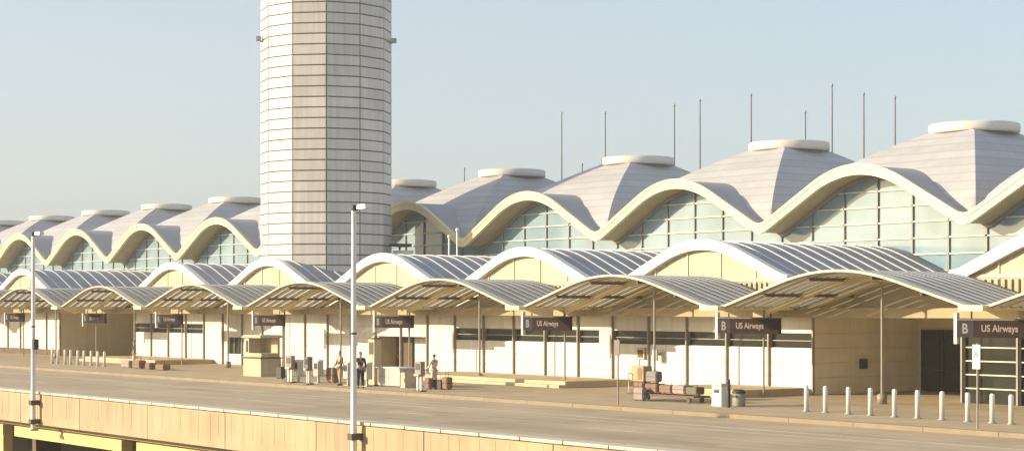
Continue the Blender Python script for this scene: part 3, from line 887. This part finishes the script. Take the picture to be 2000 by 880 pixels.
BAGM = {n: mat('bag_'+n, c, .6, .12, 4) for n, c in dict(brown=(.20, .11, .06), tan=(.45, .30, .13), grey=(.20, .18, .17), mauve=(.30, .24, .21), green=(.12, .10, .06), black=(.03, .028, .026), red=(.20, .11, .07)).items()}
# luggage trolley with a heap, right of the kerb sign
p_ = spot(1300, 50.2, .15); x, y = p_.x, p_.y
t_ = thing('luggage_trolley', 'long low luggage trolley loaded with bags in front of the white wall', 'trolley', p_)
m = MB(); m.box(x-1.9, x+2.2, y-.45, y+.45, .37, .45); m.build('deck', BROWN, t_)
m = MB()
for xx in (-1.88, -1.5): pass
m.tube([(x-1.85, y-.4, .45), (x-1.85, y-.4, 1.25), (x-1.85, y+.4, 1.25), (x-1.85, y+.4, .45)], .025, 8); m.build('push_bar', GALV, t_)
for sx in (-1.5, 1.8):
    for sy in (-.35, .35):
        m = MB(); m.tube([(x+sx, y+sy-.04, .26), (x+sx, y+sy+.04, .26)], .11, 12); m.build('wheel', DARK, t_)
top = .45
heap = [(-1.45, .75, .5, .42, 'brown', 'brown suitcase lying on the left end of the luggage trolley'),
        (-.62, .8, .55, .36, 'red', 'reddish brown suitcase second along the luggage trolley deck'),
        (.22, .75, .5, .33, 'brown', 'brown suitcase in the middle of the luggage trolley deck'),
        (1.02, .75, .5, .35, 'mauve', 'pale brown bag fourth along the luggage trolley deck'),
        (1.78, .62, .5, .30, 'green', 'dark brown bag on the right end of the luggage trolley')]
for dx, w, d, h, c, lb in heap: suitcase((x+dx, y, top), (w, d, h), random.uniform(-.08, .08), BAGM[c], lb, False)
suitcase((x-.72, y+.0, top+.42), (.62, .4, .44), .1, BAGM['grey'], 'grey bag on top of the trolley load', False)
def carton(loc, s, rz, lb):
    t_ = thing('carton', lb, 'box', loc, rz)
    m = MB(); m.cbox((0,0,s[2]/2), s); m.build('body', BAGM['tan'], t_, (0,0,0))
    m = MB(); m.cbox((0,0,s[2]+.003), (s[0]*.98, .06, .005)); m.cbox((s[0]*.22, -s[1]/2-.004, s[2]*.5), (s[0]*.4, .006, s[2]*.8)); m.build('tape_and_panel', BAGM['brown'], t_, (0,0,0))  # tape along the top, darker brown panel on the right of the front
carton((x-1.5, y, top+.49), (.72, .5, .62), .05, 'tan carton stacked on the left end of the luggage trolley')
suitcase(tuple(spot(1250, 49.6, .15)), (.5, .3, .5), .2, BAGM['mauve'], 'pale brown suitcase standing on the pavement left of the luggage trolley')
for px, D, c, s, lb in ((838, 48.6, 'brown', (.5, .28, .48), 'brown suitcase on the pavement right of the grey-brown boxed machine'),
                        (857, 48.9, 'black', (.6, .3, .42), 'black bag lying between two brown suitcases'),
                        (873, 49.0, 'brown', (.55, .32, .55), 'brown suitcase standing last of the row right of the counter'),
                        (650, 48.8, 'brown', (.75, .4, .72), 'large dark brown trunk in the waiting group by the near lamp post'),
                        (548, 49.2, 'black', (.5, .3, .62), 'black suitcase leaning by the beige booth'),
                        (250, 50.6, 'mauve', (1.0, .5, .42), 'pale brown bag at the left end of the far luggage row'),
                        (272, 50.3, 'brown', (1.1, .5, .5), 'brown suitcase second in the far luggage row'),
                        (295, 50.3, 'red', (1.0, .5, .36), 'reddish brown low suitcase third in the far luggage row'),
                        (318, 50.2, 'brown', (1.1, .5, .32), 'flat brown case at the right end of the far luggage row')):
    suitcase(tuple(spot(px, D, .15)), s, random.uniform(-.2, .2), BAGM[c], lb)

# ------------------------------------------------------------------ people
def skin_mesh(verts, edges, radii, name, sub=1):
    me = bpy.data.meshes.new(name); me.from_pydata(verts, edges, [])
    ob = bpy.data.objects.new(name, me); COL.objects.link(ob)
    md = ob.modifiers.new('s', 'SKIN'); md.use_smooth_shade = True; md.branch_smoothing = .3
    for i, r in enumerate(radii):
        sv = me.skin_vertices[0].data[i]; sv.radius = r if isinstance(r, tuple) else (r, r); sv.use_root = (i == 0)
    sd = ob.modifiers.new('d', 'SUBSURF'); sd.levels = sub; sd.render_levels = sub
    dg = bpy.context.evaluated_depsgraph_get()
    out = bpy.data.meshes.new_from_object(ob.evaluated_get(dg))
    bpy.data.objects.remove(ob); bpy.data.meshes.remove(me)
    return out
def join_meshes(ms, name):
    bm = bmesh.new()
    for m_ in ms: bm.from_mesh(m_)
    me = bpy.data.meshes.new(name); bm.to_mesh(me); bm.free()
    for p in me.polygons: p.use_smooth = True
    return me
def person(loc, rz, h, shirt, trousers, hair, lb, stride=.10, arm=(.08, .0), reach=0.0):
    """standing figure facing -y locally; h is the standing height"""
    k = h/1.75
    t_ = thing('person', lb, 'person', loc, rz, 'people waiting on the pavement')
    K = lambda *p: (p[0]*k, p[1]*k, p[2]*k)
    # joints
    pel = K(0, 0, .95); chest = K(0, .01, 1.30); neck = K(0, 0, 1.47); head = K(0, -.02, 1.60); crown = K(0, -.01, 1.68)
    V = [pel, K(0, .0, 1.12), chest, neck, head, crown]; R = [(.15*k, .11*k), (.135*k, .10*k), (.165*k, .11*k), .055*k, (.082*k, .095*k), (.06*k, .07*k)]
    E = [(0,1),(1,2),(2,3),(3,4),(4,5)]
    hands = []
    for s in (-1, 1):
        st = stride*s
        hip = K(.09*s, 0, .90); knee = K(.10*s, -.02-st*.4, .49); ank = K(.105*s, .03-st, .09); toe = K(.12*s, -.14-st, .04)
        b = len(V); V += [hip, knee, ank, toe]; R += [.095*k, .058*k, .042*k, .035*k]; E += [(0,b),(b,b+1),(b+1,b+2),(b+2,b+3)]
        sh = K(.19*s, .01, 1.38); el = K(.25*s, .05-reach*.25, 1.10+reach*.05); wr = K(.24*s, -.06-reach*.5, .86+reach*.22); pm = K(.235*s, -.085-reach*.58, .79+reach*.22)
        b = len(V); V += [sh, el, wr, pm]; R += [.055*k, .042*k, .030*k, (.036*k, .02*k)]; E += [(2,b),(b,b+1),(b+1,b+2),(b+2,b+3)]
        pmv = Vector(pm); dr = (pmv - Vector(wr)).normalized(); side = Vector((0, 1, 0)) - dr*dr.y; side.normalize()
        for q, ln in zip((-1.5, -.5, .5, 1.5), (.075, .088, .084, .066)):
            f0 = pmv + side*q*.018*k; f1 = f0 + dr*ln*.55*k; f2 = f0 + dr*ln*k + Vector((-s*.018*k, 0, 0))
            hands.append([f0, f1, f2, .0085*k])
        th = pmv - dr*.045*k - side*.03*k
        hands.append([th, th - side*.03*k + dr*.02*k, th - side*.04*k + dr*.05*k, .010*k])
    body = skin_mesh(V, E, R, 'body', 1)
    mb = MB()
    for f0, f1, f2, r in hands: mb.tube([f0, f1, f2], [r, r*.9, r*.7], 6)
    # nose, ears
    hx, hy, hz = head
    mb.add([(hx-.014*k, hy-.09*k, hz+.0), (hx+.014*k, hy-.09*k, hz), (hx, hy-.09*k, hz+.045*k), (hx, hy-.118*k, hz-.002)], [(0,1,3),(1,2,3),(2,0,3)])
    for s in (-1, 1): mb.cbox((hx+s*.083*k, hy+.01*k, hz+.015*k), (.014*k, .03*k, .055*k))
    fm = bpy.data.meshes.new('f'); fm.from_pydata(mb.v, [], mb.f)
    bme = join_meshes([body, fm], 'body'); bme.materials.append(SKIN)
    o = bpy.data.objects.new('body', bme); COL.objects.link(o); o.parent = t_
    m = MB()
    for s in (-1, 1): m.lathe((hx+s*.032*k, hy-.088*k, hz+.03*k), [(.009*k, -.008*k), (.011*k, 0), (.009*k, .008*k)], 8)
    m.box(hx-.025*k, hx+.025*k, hy-.096*k, hy-.085*k, hz-.043*k, hz-.036*k)
    e_ = m.build('eyes', DARK, o, (0,0,0))
    # clothing
    g_ = .014*k
    SV = [K(0,0,.93), K(0,0,1.12), K(0,.01,1.30), K(0,.005,1.43)]; SR = [(.165*k,.125*k),(.15*k,.115*k),(.18*k,.125*k),(.075*k,.07*k)]; SE = [(0,1),(1,2),(2,3)]
    for s in (-1, 1):
        b = len(SV); SV += [K(.19*s,.01,1.385), K(.25*s,.05-reach*.25,1.11+reach*.05), K(.243*s,-.03-reach*.35,.93+reach*.15)]; SR += [.072*k, .056*k, .043*k]; SE += [(2,b),(b,b+1),(b+1,b+2)]
    me = skin_mesh(SV, SE, SR, 'shirt', 1); me.materials.clear(); me.materials.append(shirt)
    o2 = bpy.data.objects.new('shirt', me); COL.objects.link(o2); o2.parent = t_
    TV = [K(0,0,.97)]; TR = [(.16*k,.12*k)]; TE = []
    for s in (-1, 1):
        st = stride*s
        b = len(TV); TV += [K(.09*s,0,.88), K(.10*s,-.02-st*.4,.49), K(.105*s,.03-st,.10)]; TR += [.115*k, .082*k, .068*k]; TE += [(0,b),(b,b+1),(b+1,b+2)]
    me = skin_mesh(TV, TE, TR, 'trousers', 1); me.materials.clear(); me.materials.append(trousers)
    o2 = bpy.data.objects.new('trousers', me); COL.objects.link(o2); o2.parent = t_
    for s in (-1, 1):
        st = stride*s
        m = MB(); m.tube([K(.105*s,.075-st,.055), K(.11*s,-.02-st,.05), K(.12*s,-.15-st,.036)], [.048*k, .05*k, .036*k], 10); m.build('shoe', DARK, t_, (0,0,0))
    me = skin_mesh([K(0,.022,1.585), K(0,.012,1.665), K(0,-.03,1.70)], [(0,1),(1,2)], [(.088*k,.082*k), (.088*k,.09*k), (.062*k,.05*k)], 'hair', 1)
    me.materials.clear(); me.materials.append(hair)
    o2 = bpy.data.objects.new('hair', me); COL.objects.link(o2); o2.parent = t_
    return t_
SKIN = mat('skin', (.46, .29, .20), .55, .06, 8)
cl_ = lambda n, c: mat('cloth_'+n, c, .85, .1, 8)
GREY_, CHAR, BRN, RUST, BLK, PALE, KHA, OLV = cl_('grey', (.16,.145,.135)), cl_('charcoal', (.09,.09,.085)), cl_('brown', (.14,.085,.05)), cl_('rust', (.26,.10,.05)), cl_('black', (.02,.02,.02)), cl_('pale', (.62,.56,.47)), cl_('khaki', (.38,.30,.19)), cl_('olive', (.12,.11,.06))
HAIRD, HAIRB = mat('dark_hair', (.03,.02,.015), .6), mat('brown_hair', (.14,.08,.04), .6)
to_v = rad(-35)
for px, D, rz, h, sh_, tr_, ha, lb, st, rc in (
    (664, 47.6, .6, 1.74, BRN, KHA, HAIRD, 'person in brown top and khaki trousers left of the near lamp post', .08, .3),
    (704, 46.7, 1.8, 1.78, BLK, BLK, HAIRD, 'person dressed all in black right of the near lamp post', .05, 0),
    (848, 49.6, -.8, 1.66, PALE, PALE, HAIRD, 'dark-haired person in pale clothes among the suitcases', .04, .5),
    (262, 52.0, .2, 1.74, CHAR, PALE, HAIRD, 'person in charcoal top behind the far luggage row', .05, 0)):
    person(tuple(spot(px, D, .15)), rz + to_v, h, sh_, tr_, ha, lb, st, (.08, 0), rc)

# ------------------------------------------------------------------ summer haze
hz = MB(); hz.box(-420, 120, -60, 200, -7.3, 60)
hm = bpy.data.materials.new('haze_air'); hm.use_nodes = True
hn = hm.node_tree; hn.nodes.remove(hn.nodes['Principled BSDF'])
pv = hn.nodes.new('ShaderNodeVolumePrincipled'); pv.inputs['Color'].default_value = (.97, .95, .90, 1); pv.inputs['Density'].default_value = .0005
hn.links.new(pv.outputs['Volume'], hn.nodes['Material Output'].inputs['Volume'])
ho = hz.build('haze', hm); ho['kind'] = 'stuff'

# ------------------------------------------------------------------ camera, light, sky
cam = bpy.data.cameras.new('camera'); co = bpy.data.objects.new('camera', cam); COL.objects.link(co)
co.location = (0, 0, EYE); co.rotation_euler = (PI/2, 0, rad(90-ALPHA))
cam.sensor_width = 36; cam.lens = 36*F/2000; cam.shift_y = .08; cam.clip_end = 6000
S.camera = co
ELEV = rad(15); SH = Vector((-.5446, -.839, 0)).normalized()
sdir = Vector((SH.x*math.cos(ELEV), SH.y*math.cos(ELEV), math.sin(ELEV)))
sl = bpy.data.lights.new('sun', 'SUN'); sl.energy = 5.0; sl.angle = rad(.5); sl.color = (1.0, .84, .60)
so = bpy.data.objects.new('sun', sl); COL.objects.link(so); so.location = (0, -40, 60)
so.rotation_euler = (-sdir).to_track_quat('-Z', 'Y').to_euler()
W = bpy.data.worlds.new('World'); S.world = W; W.use_nodes = True
nt = W.node_tree; bg = nt.nodes['Background']
sk = nt.nodes.new('ShaderNodeTexSky'); sk.sky_type = 'NISHITA'; sk.sun_disc = False
sk.sun_elevation = ELEV; sk.sun_rotation = math.atan2(SH.x, SH.y)
sk.air_density = 1.0; sk.dust_density = 2.0; sk.ozone_density = 1.6
# pale summer haze veiling the clear-sky model
vl = nt.nodes.new('ShaderNodeMix'); vl.data_type = 'RGBA'; vl.inputs['Factor'].default_value = .45
vl.inputs['B'].default_value = (3.2, 3.45, 3.9, 1)
nt.links.new(sk.outputs['Color'], vl.inputs['A']); nt.links.new(vl.outputs['Result'], bg.inputs['Color']); bg.inputs['Strength'].default_value = .15
vs_ = S.view_settings; vs_.view_transform = 'Standard'; vs_.look = 'None'; vs_.gamma = 1; vs_.exposure = .60; vs_.use_curve_mapping = False
S.cycles.max_bounces = 6; S.cycles.use_denoising = True
